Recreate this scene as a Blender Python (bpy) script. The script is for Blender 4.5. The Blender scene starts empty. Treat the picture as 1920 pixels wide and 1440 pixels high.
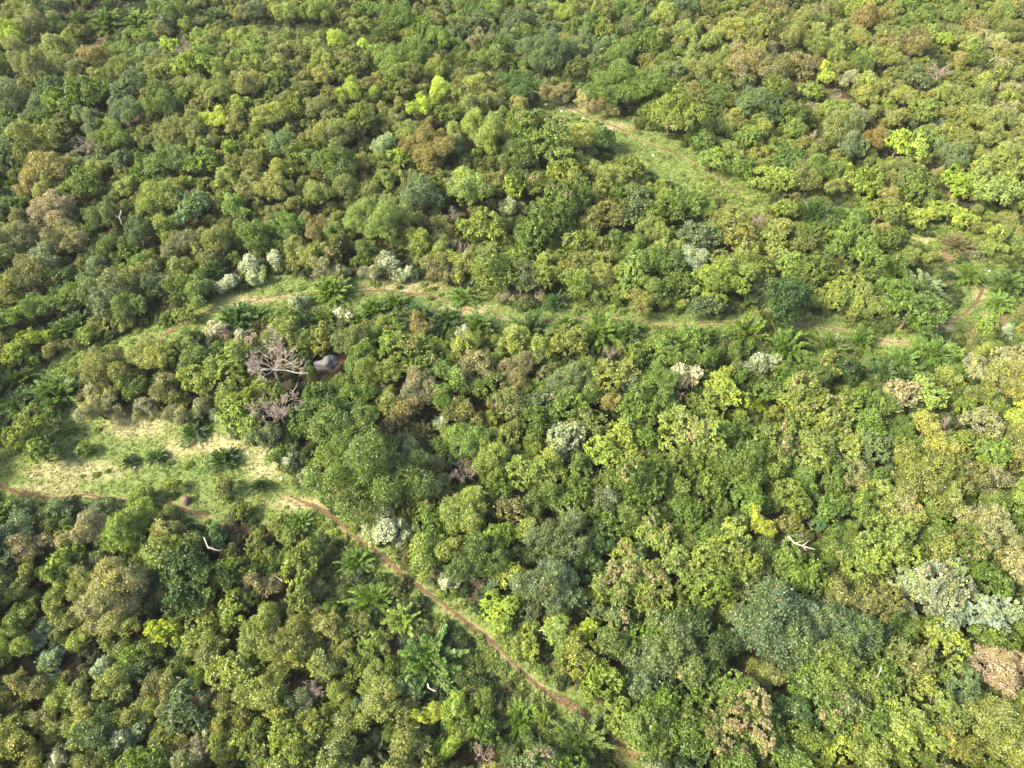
import bpy, math, random
import numpy as np
R_ = math.radians
rng = np.random.default_rng(7)
random.seed(7)
sc = bpy.context.scene
C = sc.collection

# ------------------------------------------------------------------ camera, sky, sun, exposure
CAM_H, PITCH, FPX = 50.0, 50.0, 1321.0          # 50 m up, looking 50 deg down; focal length in pixels of a 1920 px wide frame
cd = bpy.data.cameras.new("camera"); cam = bpy.data.objects.new("camera", cd); C.objects.link(cam)
cam.location = (0, 0, CAM_H); cam.rotation_euler = (R_(90 - PITCH), 0, 0)
cd.sensor_width = 36.0; cd.lens = FPX / 1920 * 36.0; cd.clip_start = 0.5; cd.clip_end = 9000
sc.camera = cam
SUN_EL, SUN_AZ = 42.0, -108.0                    # azimuth from +Y (ahead) towards +X; negative = from the left
w = bpy.data.worlds.new("World"); sc.world = w; w.use_nodes = True
nt = w.node_tree; nt.nodes.clear()
sky = nt.nodes.new("ShaderNodeTexSky"); sky.sky_type = 'NISHITA'; sky.sun_disc = False
sky.sun_elevation = R_(SUN_EL); sky.sun_rotation = R_(SUN_AZ); sky.dust_density = 3.0; sky.ozone_density = 0.6
bg = nt.nodes.new("ShaderNodeBackground"); bg.inputs[1].default_value = 0.15
wo = nt.nodes.new("ShaderNodeOutputWorld")
nt.links.new(sky.outputs[0], bg.inputs[0]); nt.links.new(bg.outputs[0], wo.inputs[0])
sd = bpy.data.lights.new("sun", 'SUN'); sd.energy = 3.5; sd.angle = R_(12); sd.color = (1.0, 0.91, 0.72)
sun = bpy.data.objects.new("sun", sd); C.objects.link(sun)
sun.rotation_euler = (R_(90 - SUN_EL), 0, R_(180 - SUN_AZ))
vs = sc.view_settings; vs.view_transform = 'Standard'; vs.look = 'None'; vs.gamma = 1; vs.exposure = 1.86
sc.cycles.max_bounces = 6; sc.cycles.diffuse_bounces = 3; sc.cycles.transmission_bounces = 3; sc.cycles.glossy_bounces = 1
sc.cycles.use_denoising = True; sc.cycles.denoiser = 'OPENIMAGEDENOISE'
sc.cycles.use_adaptive_sampling = False

# ------------------------------------------------------------------ geometry of the place
def hill(x, y):
    x = np.asarray(x, float); y = np.asarray(y, float)
    z = 0.55*np.sin(x*0.045+1.0)*np.cos(y*0.05) + 0.3*np.sin(x*0.11+y*0.07) + 0.18*np.sin(x*0.21-y*0.26+2)
    z = z+4.5*np.exp(-((x+34)/30)**2-((y-88)/17)**2)+2.2*np.exp(-((x-8)/26)**2-((y-47)/9)**2)+1.2*np.exp(-((x+26)/12)**2-((y-44)/7)**2)+2.5*np.exp(-((x-50)/30)**2-((y-100)/22)**2)
    return z*np.exp(-((np.hypot(x, y-60)/220)**2))
sp_, cp_ = math.sin(R_(PITCH)), math.cos(R_(PITCH))
def unproject(px, py, h=0.0):
    """point h above the ground seen at a pixel of the 1920x1440 photograph"""
    px = np.asarray(px, float); py = np.asarray(py, float)
    a = (px-960)/FPX; b = -(py-720)/FPX
    dx, dy, dz = a, cp_+b*sp_, -sp_+b*cp_
    z = np.zeros_like(a+b)+h
    for _ in range(9):
        t = (z-CAM_H)/dz; x, y = dx*t, dy*t
        z = hill(x, y)+h
    return x, y
def project(x, y, z):
    d = y*cp_-(z-CAM_H)*sp_; u = y*sp_+(z-CAM_H)*cp_
    return 960+FPX*x/d, 720-FPX*u/d, FPX/d          # px, py, pixels per metre

def seg_dist(px, py, pts):
    px = np.asarray(px, float); py = np.asarray(py, float)
    best = np.full(np.broadcast(px, py).shape, 1e9)
    for (x0, y0), (x1, y1) in zip(pts[:-1], pts[1:]):
        vx, vy = x1-x0, y1-y0
        t = np.clip(((px-x0)*vx+(py-y0)*vy)/(vx*vx+vy*vy+1e-9), 0, 1)
        best = np.minimum(best, np.hypot(px-x0-t*vx, py-y0-t*vy))
    return best
def in_poly(px, py, poly):
    px = np.asarray(px, float); py = np.asarray(py, float)
    c = np.zeros(np.broadcast(px, py).shape, bool); n = len(poly)
    for i in range(n):
        x0, y0 = poly[i]; x1, y1 = poly[(i+1) % n]
        if y0 == y1: continue
        cond = ((y0 > py) != (y1 > py)) & (px < (x1-x0)*(py-y0)/(y1-y0)+x0)
        c ^= cond
    return c

# paths: name, label, (soil width m, verge half width m), pixels on the photograph
PATHS = [
 ("dirt_path", "reddish dirt footpath running down from the grassy clearing to the bottom edge", 0.55, 1.25,
  [(532,930),(560,940),(600,948),(632,975),(655,1000),(690,1020),(722,1052),(760,1078),(790,1100),(818,1130),(850,1148),(885,1172),(915,1192),(930,1215),(950,1240),(985,1262),(1012,1285),(1060,1320),(1090,1340),(1120,1362),(1150,1385),(1175,1400),(1205,1418)]),
 ("dirt_path", "narrow red-brown track along the lower side of the clearing", 0.45, 0.9,
  [(-60,880),(-20,895),(20,922),(60,930),(100,932),(150,928),(200,934),(260,940),(310,940),(360,960),(400,970)]),
 ("dirt_path", "worn dirt track between the upper and the middle woods", 0.4, 1.8,
  [(290,640),(330,612),(370,592),(420,575),(470,566),(530,556),(590,548),(640,546),(700,545),(760,549),(810,553),(850,572),(900,590),(940,596),(1000,602),(1080,598),(1160,598),(1230,608),(1310,608),(1390,602),(1470,608),(1540,612),(1600,624),(1645,640),(1700,645),(1740,622),(1790,598),(1820,580),(1838,556),(1850,525)]),
 ("dirt_path", "faint worn track through the upper grassy strip", 0.35, 0.6,
  [(430,47),(490,45),(560,50),(620,56),(690,66),(740,80),(800,98),(860,118),(920,142),(990,172),(1040,190),(1100,215),(1160,240),(1200,262),(1260,285),(1320,315),(1400,372)]),
 ("dirt_path", "short bare earth strip between feathery bushes near the top corner", 1.0, 1.5,
  [(170,92),(195,72),(215,52),(232,40)]),
]
CLEARINGS = [
 [(-40,800),(30,790),(100,770),(170,765),(260,770),(340,785),(410,800),(470,815),(510,850),(545,900),(600,930),(640,985),(660,1010),(600,1000),(540,965),(470,952),(400,935),(330,925),(250,935),(180,938),(100,935),(20,935),(-40,930)],
 [(1000,168),(1060,182),(1130,198),(1190,228),(1260,258),(1330,296),(1410,340),(1460,375),(1430,405),(1340,372),(1260,345),(1190,320),(1140,285),(1070,240),(1010,215)],
 [(1780,500),(1830,480),(1900,490),(1930,560),(1900,620),(1840,640),(1780,670),(1800,625),(1740,645),(1700,665),(1640,655),(1700,625),(1760,600),(1800,570)],
 [(60,690),(180,640),(300,600),(420,575),(420,590),(330,640),(240,680),(140,700),(60,760),(0,800),(-30,790)],
 [(1700,440),(1780,430),(1860,440),(1830,475),(1760,470),(1700,462)],
]
CLEARINGS += [[(360,890),(500,890),(600,920),(650,960),(660,1010),(580,1010),(500,975),(400,950)],
 [(370,570),(430,545),(560,515),(620,508),(830,520),(905,545),(1000,590),(980,618),(880,606),(800,596),(680,582),(560,582),(420,606)],
 [(1000,592),(1180,582),(1330,588),(1340,622),(1240,640),(1120,632),(1000,622)], [(1340,590),(1480,600),(1560,606),(1640,630),(1600,650),(1480,640),(1340,630)],
]
LOWS = [[(1570,640),(1700,655),(1770,680),(1740,720),(1600,700)], [(380,930),(540,960),(600,1000),(560,1020),(420,985),(360,960)],  # low herb thickets without trees
 [(820,1150),(860,1150),(930,1215),(985,1270),(1080,1340),(1040,1345),(960,1325),(880,1290),(850,1230),(790,1180)], [(600,960),(640,1000),(680,1040),(660,1090),(610,1130),(600,1060),(560,1000)],
 [(880,1180),(960,1180),(1010,1240),(1040,1290),(990,1262),(930,1215)], [(540,930),(640,940),(660,1000),(600,990)],
]
STRAW = [(255,800,75,26),(400,832,100,20),(330,845,40,14),(140,882,110,24),(90,915,80,12),(500,865,50,42),(560,945,70,14),(760,535,90,16),(470,562,60,9),(1145,236,40,10),(1100,203,50,10),
         (1745,610,55,16),(1838,550,16,20),(1665,642,50,10),(560,50,130,12),(900,145,40,14),(1730,450,50,10),(870,580,60,14)]
SCRUB_RED = [(1860,640,60,50),(1890,600,50,30),(1800,720,60,34),(1760,745,40,20),(1180,1400,45,30),(1820,470,70,30),(1890,440,60,24),(1200,240,20,10),(1540,1330,50,40)]
def ell(px, py, lst):
    m = np.zeros(np.broadcast(px, py).shape)
    for (cx, cy, rx, ry) in lst:
        m = np.maximum(m, np.clip(1.5-np.hypot((px-cx)/rx, (py-cy)/ry), 0, 1))
    return m
def openness(px, py, pad=0.0, ppm=None):
    """> 0 where the photograph shows open grass at that pixel (pad in px)"""
    m = np.zeros(np.broadcast(px, py).shape, bool)
    for p in CLEARINGS: m |= in_poly(px, py, p)
    for (_n, _l, _w, verge, pts) in PATHS:
        d = seg_dist(px, py, pts)
        m |= d < verge*(ppm if ppm is not None else 16)*0.8+pad
    return m

# ------------------------------------------------------------------ materials
def new_mat(name):
    m = bpy.data.materials.new(name); m.use_nodes = True; m.node_tree.nodes.clear(); return m, m.node_tree
def N(nt, t, **k):
    n = nt.nodes.new(t)
    for a, b in k.items(): setattr(n, a, b)
    return n
def mathn(nt, op, a, b=None, clamp=False):
    n = N(nt, "ShaderNodeMath", operation=op, use_clamp=clamp)
    for i, v in enumerate((a, b)):
        if v is None: continue
        if isinstance(v, (int, float)): n.inputs[i].default_value = v
        else: nt.links.new(v, n.inputs[i])
    return n.outputs[0]
def mixc(nt, f, a, b, mode='MIX'):
    n = N(nt, "ShaderNodeMix", data_type='RGBA', blend_type=mode)
    for i, v in ((0, f), (6, a), (7, b)):
        if isinstance(v, (int, float)): n.inputs[i].default_value = v
        elif isinstance(v, tuple): n.inputs[i].default_value = (*v, 1) if len(v) == 3 else v
        else: nt.links.new(v, n.inputs[i])
    return n.outputs[2]
def leaf_material(name, bloomcol=(0.30, 0.24, 0.12), transl=0.32, rough=0.45, spec=0.5):
    """colour = the plant's own 'tint' property, varied leaf by leaf by the mesh attribute 'tone'"""
    m, nt = new_mat(name); L = nt.links
    ti = N(nt, "ShaderNodeAttribute", attribute_type='INSTANCER', attribute_name='tint')
    bl = N(nt, "ShaderNodeAttribute", attribute_type='INSTANCER', attribute_name='bloom')
    to = N(nt, "ShaderNodeAttribute", attribute_type='GEOMETRY', attribute_name='tone')
    sep = N(nt, "ShaderNodeSeparateColor"); L.new(to.outputs['Color'], sep.inputs[0])
    yel = mixc(nt, 1.0, ti.outputs['Color'], (1.32, 1.24, 0.70), 'MULTIPLY')
    c = mixc(nt, sep.outputs[1], ti.outputs['Color'], yel)
    sc_ = N(nt, "ShaderNodeVectorMath", operation='SCALE'); L.new(c, sc_.inputs[0]); L.new(sep.outputs[0], sc_.inputs['Scale'])
    isb = mathn(nt, 'LESS_THAN', sep.outputs[2], bl.outputs['Fac'])
    vb = N(nt, "ShaderNodeVectorMath", operation='SCALE'); vb.inputs[0].default_value = bloomcol; L.new(sep.outputs[0], vb.inputs['Scale'])
    c2 = mixc(nt, isb, sc_.outputs[0], vb.outputs[0])
    p = N(nt, "ShaderNodeBsdfPrincipled"); L.new(c2, p.inputs['Base Color']); p.inputs['Roughness'].default_value = rough
    p.inputs['Specular IOR Level'].default_value = spec
    t = N(nt, "ShaderNodeBsdfTranslucent"); L.new(mixc(nt, 1.0, c2, (1.15, 1.2, 0.6), 'MULTIPLY'), t.inputs[0])
    mx = N(nt, "ShaderNodeMixShader"); mx.inputs[0].default_value = transl
    L.new(p.outputs[0], mx.inputs[1]); L.new(t.outputs[0], mx.inputs[2])
    o = N(nt, "ShaderNodeOutputMaterial"); L.new(mx.outputs[0], o.inputs[0])
    return m
LEAF = leaf_material("leaf")
PETAL = leaf_material("leaf_and_pale_flower", (0.44, 0.46, 0.29), 0.25)
def bark_material(name, c0, c1):
    m, nt = new_mat(name); L = nt.links
    tc = N(nt, "ShaderNodeTexCoord"); no = N(nt, "ShaderNodeTexNoise"); no.inputs['Scale'].default_value = 9; no.inputs['Detail'].default_value = 5
    L.new(tc.outputs['Object'], no.inputs[0])
    p = N(nt, "ShaderNodeBsdfPrincipled"); p.inputs['Roughness'].default_value = 0.85
    L.new(mixc(nt, no.outputs[0], c0, c1), p.inputs['Base Color'])
    o = N(nt, "ShaderNodeOutputMaterial"); L.new(p.outputs[0], o.inputs[0]); return m
BARK = bark_material("bark", (0.09, 0.06, 0.04), (0.20, 0.15, 0.11))
PALEBARK = bark_material("pale_dead_wood", (0.22, 0.18, 0.14), (0.46, 0.40, 0.33))
TWIG = bark_material("dry_twig", (0.24, 0.185, 0.13), (0.38, 0.31, 0.235))
ROCK = bark_material("weathered_rock", (0.05, 0.045, 0.04), (0.19, 0.17, 0.15))
WHITE = bark_material("white_stone", (0.75, 0.74, 0.70), (0.85, 0.84, 0.80))

# ------------------------------------------------------------------ mesh helpers
def quad_mesh(name, V, tone=None, mats=(), mat_idx=None, k=4):
    """V: (n, k, 3) loose faces"""
    n = len(V); me = bpy.data.meshes.new(name)
    me.vertices.add(n*k); me.vertices.foreach_set("co", V.reshape(-1).astype(np.float32))
    me.loops.add(n*k); me.loops.foreach_set("vertex_index", np.arange(n*k, dtype=np.int32))
    me.polygons.add(n); me.polygons.foreach_set("loop_start", np.arange(0, n*k, k, dtype=np.int32))
    me.update(calc_edges=True)
    if tone is not None:
        a = me.attributes.new("tone", 'FLOAT_COLOR', 'FACE')
        t4 = np.ones((n, 4), np.float32); t4[:, :3] = tone; a.data.foreach_set("color", t4.reshape(-1))
    for m in mats: me.materials.append(m)
    if mat_idx is not None: me.polygons.foreach_set("material_index", mat_idx.astype(np.int32))
    return me
def unit(v): return v/(np.linalg.norm(v, axis=-1, keepdims=True)+1e-9)
def rdir(n): return unit(rng.normal(size=(n, 3)))
def leaves(P, D, Nn, ln, wd):
    """diamond leaves at P pointing along D with face normal near Nn"""
    D = unit(D); S = unit(np.cross(D, Nn)); ln = np.asarray(ln)[:, None]; wd = np.asarray(wd)[:, None]
    up = unit(np.cross(S, D))
    return np.stack([P, P+D*ln*0.5+S*wd*0.5+up*ln*0.06, P+D*ln-up*ln*0.08, P+D*ln*0.5-S*wd*0.5+up*ln*0.06], 1)
class Tubes:
    def __init__(s): s.v = []; s.f = []
    def tube(s, pts, rad, n=6):
        pts = np.asarray(pts, float); base = len(s.v); m = len(pts)
        for i in range(m):
            d = pts[min(i+1, m-1)]-pts[max(i-1, 0)]; d = d/(np.linalg.norm(d)+1e-9)
            a = np.cross(d, [0.3, 0.9, 0.2]); a /= np.linalg.norm(a)+1e-9; b = np.cross(d, a)
            for j in range(n):
                t = 2*math.pi*j/n; s.v.append(pts[i]+(a*math.cos(t)+b*math.sin(t))*rad[i])
        for i in range(m-1):
            for j in range(n):
                s.f.append((base+i*n+j, base+i*n+(j+1) % n, base+(i+1)*n+(j+1) % n, base+(i+1)*n+j))
    def mesh(s, name, mat):
        me = bpy.data.meshes.new(name); me.from_pydata([tuple(v) for v in s.v], [], s.f); me.materials.append(mat)
        for p in me.polygons: p.use_smooth = True
        return me

# ------------------------------------------------------------------ crowns
def lobes_of(Rr, n, flat, spread=0.62, lr=(0.30, 0.50)):
    """uneven lobes: centres and radii. Crown centre is the origin"""
    cs, rs = [], []
    tries = 0; ph = rng.uniform(0, 6.28, 3); am = rng.uniform(.12, .30, 3)
    while len(cs) < n and tries < 4000:
        tries += 1
        d = rdir(1)[0]; d[2] = abs(d[2])*1.0-0.25
        d = d/np.linalg.norm(d); az = math.atan2(d[1], d[0])
        k = 1+am[0]*math.sin(az+ph[0])+am[1]*math.sin(2*az+ph[1])+am[2]*math.sin(3*az+ph[2])
        r = Rr*rng.uniform(*lr)*rng.choice([.75, 1, 1.15]); c = d*Rr*k*rng.uniform(spread-0.22, spread+0.24)*np.array([1, 1, flat*rng.uniform(.8, 1.25)])
        if all(np.linalg.norm(c-o) > 0.70*(r+q) for o, q in zip(cs, rs)): cs.append(c); rs.append(r)
    cs.append(np.array([0, 0, 0.0*Rr])); rs.append(Rr*0.42*min(1, flat+0.15))
    return np.array(cs), np.array(rs)
def crown(name, Rr, kind, seed, flat=0.8, mats=None):
    global rng
    keep = rng; rng = np.random.default_rng(seed)
    n_l = {'T': 13, 'F': 12, 'W': 9, 'V': 10}[kind]
    if Rr > 3: n_l = int(n_l*1.9)
    elif Rr < 1.4: n_l = int(n_l*0.7)
    lr = (0.16, 0.34) if Rr > 3 else (0.24, 0.46)
    cs, rs = lobes_of(Rr, n_l, flat, 0.68 if Rr > 3 else 0.62, lr)
    if Rr > 3: cs = np.vstack([cs, [[0, 0, 0]]]); rs = np.append(rs, Rr*0.66*flat)
    # clumps on the lobes
    cr = {'T': 0.30, 'F': 0.26, 'W': 0.22, 'V': 0.30}[kind]*(1.0 if Rr > 1.4 else 0.78)
    CP, CD, CR = [], [], []
    for c, r in zip(cs, rs):
        n = int(4*math.pi*r*r*0.8/(cr*cr*1.35))+3
        d = rdir(n); d = d[d[:, 2] > -0.45]
        rr = cr*rng.uniform(0.65, 1.35, len(d))
        p = c+d*(r-rr*0.4)[:, None]*rng.uniform(0.9, 1.12, (len(d), 1))
        dist = np.linalg.norm(p[:, None]-cs[None], axis=2)-rs[None]
        ok = dist.min(1) > -0.30*Rr*0.45
        CP.append(p[ok]); CD.append(d[ok]); CR.append(rr[ok])
    CP, CD, CR = np.vstack(CP), np.vstack(CD), np.concatenate(CR)
    nc = len(CP)
    # clump colour: brightness, yellowness, flowering rank (low = flowers first, mostly high up on the crown)
    cv = np.clip(rng.normal(1.03, 0.16, nc), 0.62, 1.5); cy = np.clip(rng.normal(0.28, 0.42, nc)+rng.normal(0, .3, len(cs))[np.argmin(np.linalg.norm(CP[:, None]-cs[None], axis=2), 1)], 0, 1)
    top = (CP[:, 2]-CP[:, 2].min())/(np.ptp(CP[:, 2])+1e-6)
    cb = np.clip(1.15-0.75*top+rng.normal(0, 0.22, nc), 0.02, 2)
    V, T, MI = [], [], []
    if kind in 'TV':
        per = 12 if kind == 'T' else 13; ll, lw = (0.175, 0.10) if Rr > 1.4 else (0.15, 0.09)
        tn = 4                                            # leaf rosettes per clump
        for k in range(tn):
            d = unit(CD+rdir(nc)*0.95+np.array([0, 0, .25]))
            tp = CP+d*CR[:, None]*rng.uniform(0.55, 1.0, (nc, 1))
            for j in range(per):
                ax = unit(d*rng.uniform(0.25, 1.0, (nc, 1))+rdir(nc)*0.9)
                nn = unit(d+rdir(nc)*0.35)
                s = rng.uniform(0.7, 1.2, nc)
                V.append(leaves(tp, ax, nn, ll*s, lw*s))
                T.append(np.stack([cv*rng.uniform(0.78, 1.25, nc), np.clip(cy+rng.normal(0, .12, nc), 0, 1), cb+rng.normal(0, .05, nc)], 1))
    else:
        per = 38 if kind == 'F' else 26
        ll, lw = (0.13, 0.066) if Rr > 1.4 else (0.115, 0.06)
        if kind == 'W': ll, lw = 0.11, 0.085
        for j in range(per):
            d = unit(CD*0.8+rdir(nc)+np.array([0, 0, .2]))
            p = CP+d*CR[:, None]*rng.uniform(0.6, 1.25, (nc, 1))
            ax = unit(d*0.7+rdir(nc)); nn = unit(d+rdir(nc)*0.6); s = rng.uniform(0.6, 1.35, nc)
            V.append(leaves(p, ax, nn, ll*s, lw*s))
            T.append(np.stack([cv*rng.uniform(0.72, 1.3, nc), np.clip(cy+rng.normal(0, .15, nc), 0, 1), cb+rng.normal(0, .18, nc)], 1))
    # stray sprigs that break the outline
    ns = int(nc*0.10)
    idx = rng.choice(nc, ns); d = unit(CD[idx]+rdir(ns)*0.5+np.array([0, 0, .3]))
    for j in range(12):
        p = CP[idx]+d*(CR[idx]*(0.8+0.12*j))[:, None]
        ax = unit(d*0.6+rdir(ns)); V.append(leaves(p, ax, unit(d+rdir(ns)*.6+np.array([0, 0, .5])), np.full(ns, .14), np.full(ns, .06)))
        T.append(np.stack([cv[idx]*rng.uniform(0.85, 1.35, ns), cy[idx], cb[idx]+.1], 1))
    V = np.concatenate(V); T = np.concatenate(T)
    rng = keep
    return quad_mesh(name, V, T, mats or [PETAL if kind == 'W' else LEAF]), (cs, rs)

def feather(name, Rr, seed, dense=1.0):
    """shrub of long arching shoots set with fine leaflets on both sides"""
    global rng
    keep = rng; rng = np.random.default_rng(seed)
    V, T = [], []
    tb = Tubes()
    n = int(85*dense)
    for i in range(n):
        az = i*2.39996+rng.normal(0, .25); q = (i+0.5)/n
        el = R_(8+74*(1-q)**0.8)+rng.normal(0, .08); L0 = Rr*rng.uniform(0.7, 1.45)*(0.75+0.25*q)
        hd = np.array([math.cos(az), math.sin(az), 0])
        m = 9; ts = np.linspace(0, 1, m)
        pts = np.array([hd*L0*t*math.cos(el)+np.array([0, 0, L0*t*math.sin(el)-0.32*L0*t*t]) for t in ts])+np.array([0, 0, -0.15*Rr])
        pts += rng.normal(0, 0.02, pts.shape)
        tb.tube(pts, np.linspace(0.022, 0.006, m), 3)
        val, yel = rng.uniform(0.75, 1.3), np.clip(rng.normal(.2, .25), 0, 1)
        k = int(26*L0/1.8)+8
        tt = rng.uniform(0.22, 1.0, k); ii = np.clip((tt*(m-1)).astype(int), 0, m-2); fr = (tt*(m-1)-ii)[:, None]
        P = pts[ii]*(1-fr)+pts[ii+1]*fr; D = unit(pts[ii+1]-pts[ii]); S = unit(np.cross(D, [0, 0, 1.0]))
        for sg in (-1, 1):                                # side sprays, each with its own leaflets
            ax = unit(S*sg+D*0.65+rng.normal(0, .22, (k, 3))); sl = (0.19*(1.2-tt))*rng.uniform(.7, 1.2, k)*Rr/1.8
            for j in range(5):
                p = P+ax*(sl*(j+1)/5.5)[:, None]+rng.normal(0, .02, (k, 3))
                a2 = unit(D+ax*0.5+rng.normal(0, .4, (k, 3)))
                V.append(leaves(p, a2, unit(np.array([0, 0, 1.0])+rng.normal(0, .4, (k, 3))), np.full(k, .13), np.full(k, .045)))
                T.append(np.stack([val*rng.uniform(.8, 1.2, k), np.full(k, yel), np.full(k, 3.0)], 1))
    V = np.concatenate(V); T = np.concatenate(T)
    rng = keep
    return quad_mesh(name, V, T, [LEAF]), tb.mesh(name+"_stems", TWIG)

def trunk_mesh(name, Rr, H, lobes, seed, mat=BARK):
    r = random.Random(seed); tb = Tubes(); rad = 0.035*Rr+0.05
    fork = np.array([r.uniform(-.1, .1)*Rr, r.uniform(-.1, .1)*Rr, H*0.45])
    tb.tube([(0, 0, -0.25), (fork*0.5), fork], [rad*1.25, rad, rad*0.9], 8)
    cs, rs = lobes; idx = list(range(len(cs)-1)); r.shuffle(idx)
    for i in idx[:7 if Rr > 1.4 else 4]:
        e = cs[i]+np.array([0, 0, H]); mid = fork*0.5+e*0.5+np.array([r.uniform(-.15, .15), r.uniform(-.15, .15), -0.1])*Rr
        tb.tube([fork-np.array([0, 0, .05]), mid, e], [rad*0.6, rad*0.4, rad*0.15], 6)
    return tb.mesh(name, mat)

def bare_tree_mesh(name, Rr, H, seed, twigs=1.0, mat=TWIG, lean=0.0):
    """leafless branching wood; origin at the ground"""
    r = random.Random(seed); tb = Tubes()
    def grow(p, d, L, rad, depth):
        m = 4; pts = [p]; q = p
        for i in range(m-1):
            d = d+np.array([r.gauss(0, .16), r.gauss(0, .16), r.gauss(0.03, .12)]); d /= np.linalg.norm(d)
            q = q+d*L/(m-1); pts.append(q)
        tb.tube(pts, np.linspace(rad, rad*0.6, m), 5 if rad > .04 else 3)
        if depth == 0: return
        for k in range(3 if depth > 1 else int(4*twigs)):
            i = r.choice((1, 2, 3, 3)); dd = d+np.array([r.gauss(0, .75), r.gauss(0, .75), r.gauss(0.15, .4)]); dd /= np.linalg.norm(dd)
            grow(pts[i], dd, L*r.uniform(.55, .8), max(rad*0.5, .016), depth-1)
    tb_h = H*0.4
    tb.tube([(0, 0, -.2), (0.05, 0.02, tb_h)], [0.05*Rr+.03, 0.04*Rr+.02], 7)
    for k in range(5):
        a = k*1.257+r.uniform(-.3, .3); d = np.array([math.cos(a), math.sin(a), r.uniform(.5, 1.2)]); d /= np.linalg.norm(d)
        grow(np.array([0.05, 0.02, tb_h-.05]), d, Rr*0.62, .022*Rr+.012, 4)
    return tb.mesh(name, mat)

# prototypes: (kind, nominal radius) -> list of dicts
PROTO = {}
def add_crown_proto(key, Rr, kind, n, flat, seed):
    L = []
    for i in range(n):
        me, lb = crown(f"{kind}_crown", Rr, kind, seed+i, flat*random.uniform(.9, 1.1))
        H = Rr*0.75+1.0
        L.append(dict(mesh=me, R=Rr, H=H, trunk=trunk_mesh("trunk", Rr, H, lb, seed+i)))
    PROTO[key] = L
add_crown_proto('Ts', 1.05, 'T', 4, .85, 10); add_crown_proto('Tm', 1.9, 'T', 5, .8, 20); add_crown_proto('Tl', 3.6, 'T', 3, .76, 30)
add_crown_proto('Fs', 1.05, 'F', 4, .85, 40); add_crown_proto('Fm', 1.9, 'F', 4, .8, 50); add_crown_proto('Fl', 3.6, 'F', 2, .78, 60)
add_crown_proto('W', 1.2, 'W', 3, .85, 70); add_crown_proto('V', 1.8, 'V', 3, .62, 80)
PROTO['A'] = []
for i in range(4):
    me, st = feather("feathery_crown", 1.8, 90+i); PROTO['A'].append(dict(mesh=me, trunk=st, R=1.55, H=.75))
PROTO['D'] = [dict(mesh=None, trunk=bare_tree_mesh("bare_branches", 1.5, 2.3, 100+i, 1.3), R=1.5, H=2.3) for i in range(3)]
def pick(kind, r, k):
    if kind in 'TF':
        key = kind+('s' if r < 1.42 else 'm' if r < 2.75 else 'l')
    elif kind in 'S': key = 'Ts'
    else: key = kind
    L = PROTO[key]; return key, L[k % len(L)]

# ------------------------------------------------------------------ colours (albedo) and what to call them
ALB = np.array([1.19, 1.2, 1.10])
COL = {
 'd': ((.054, .094, .028), "dark green"), 'g': ((.100, .150, .036), "mid green"), 'l': ((.160, .205, .056), "light green"),
 'y': ((.27, .33, .060), "bright yellow"), 'Y': ((.185, .245, .052), "lime green"), 'o': ((.145, .160, .056), "olive"),
 'b': ((.158, .148, .082), "brownish olive"), 't': ((.105, .148, .072), "grey-green"), 's': ((.20, .245, .17), "silvery"),
 'w': ((.17, .22, .09), "cream-flowered"), 'r': ((.185, .160, .062), "rust-tinged"), 'p': ((.27, .225, .17), "pinkish tan"),
 'q': ((.12, .215, .105), "blue-green"), 'e': ((.205, .205, .12), "greyish tan"), 'k': ((.170, .195, .060), "yellow-olive"),
}
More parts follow.
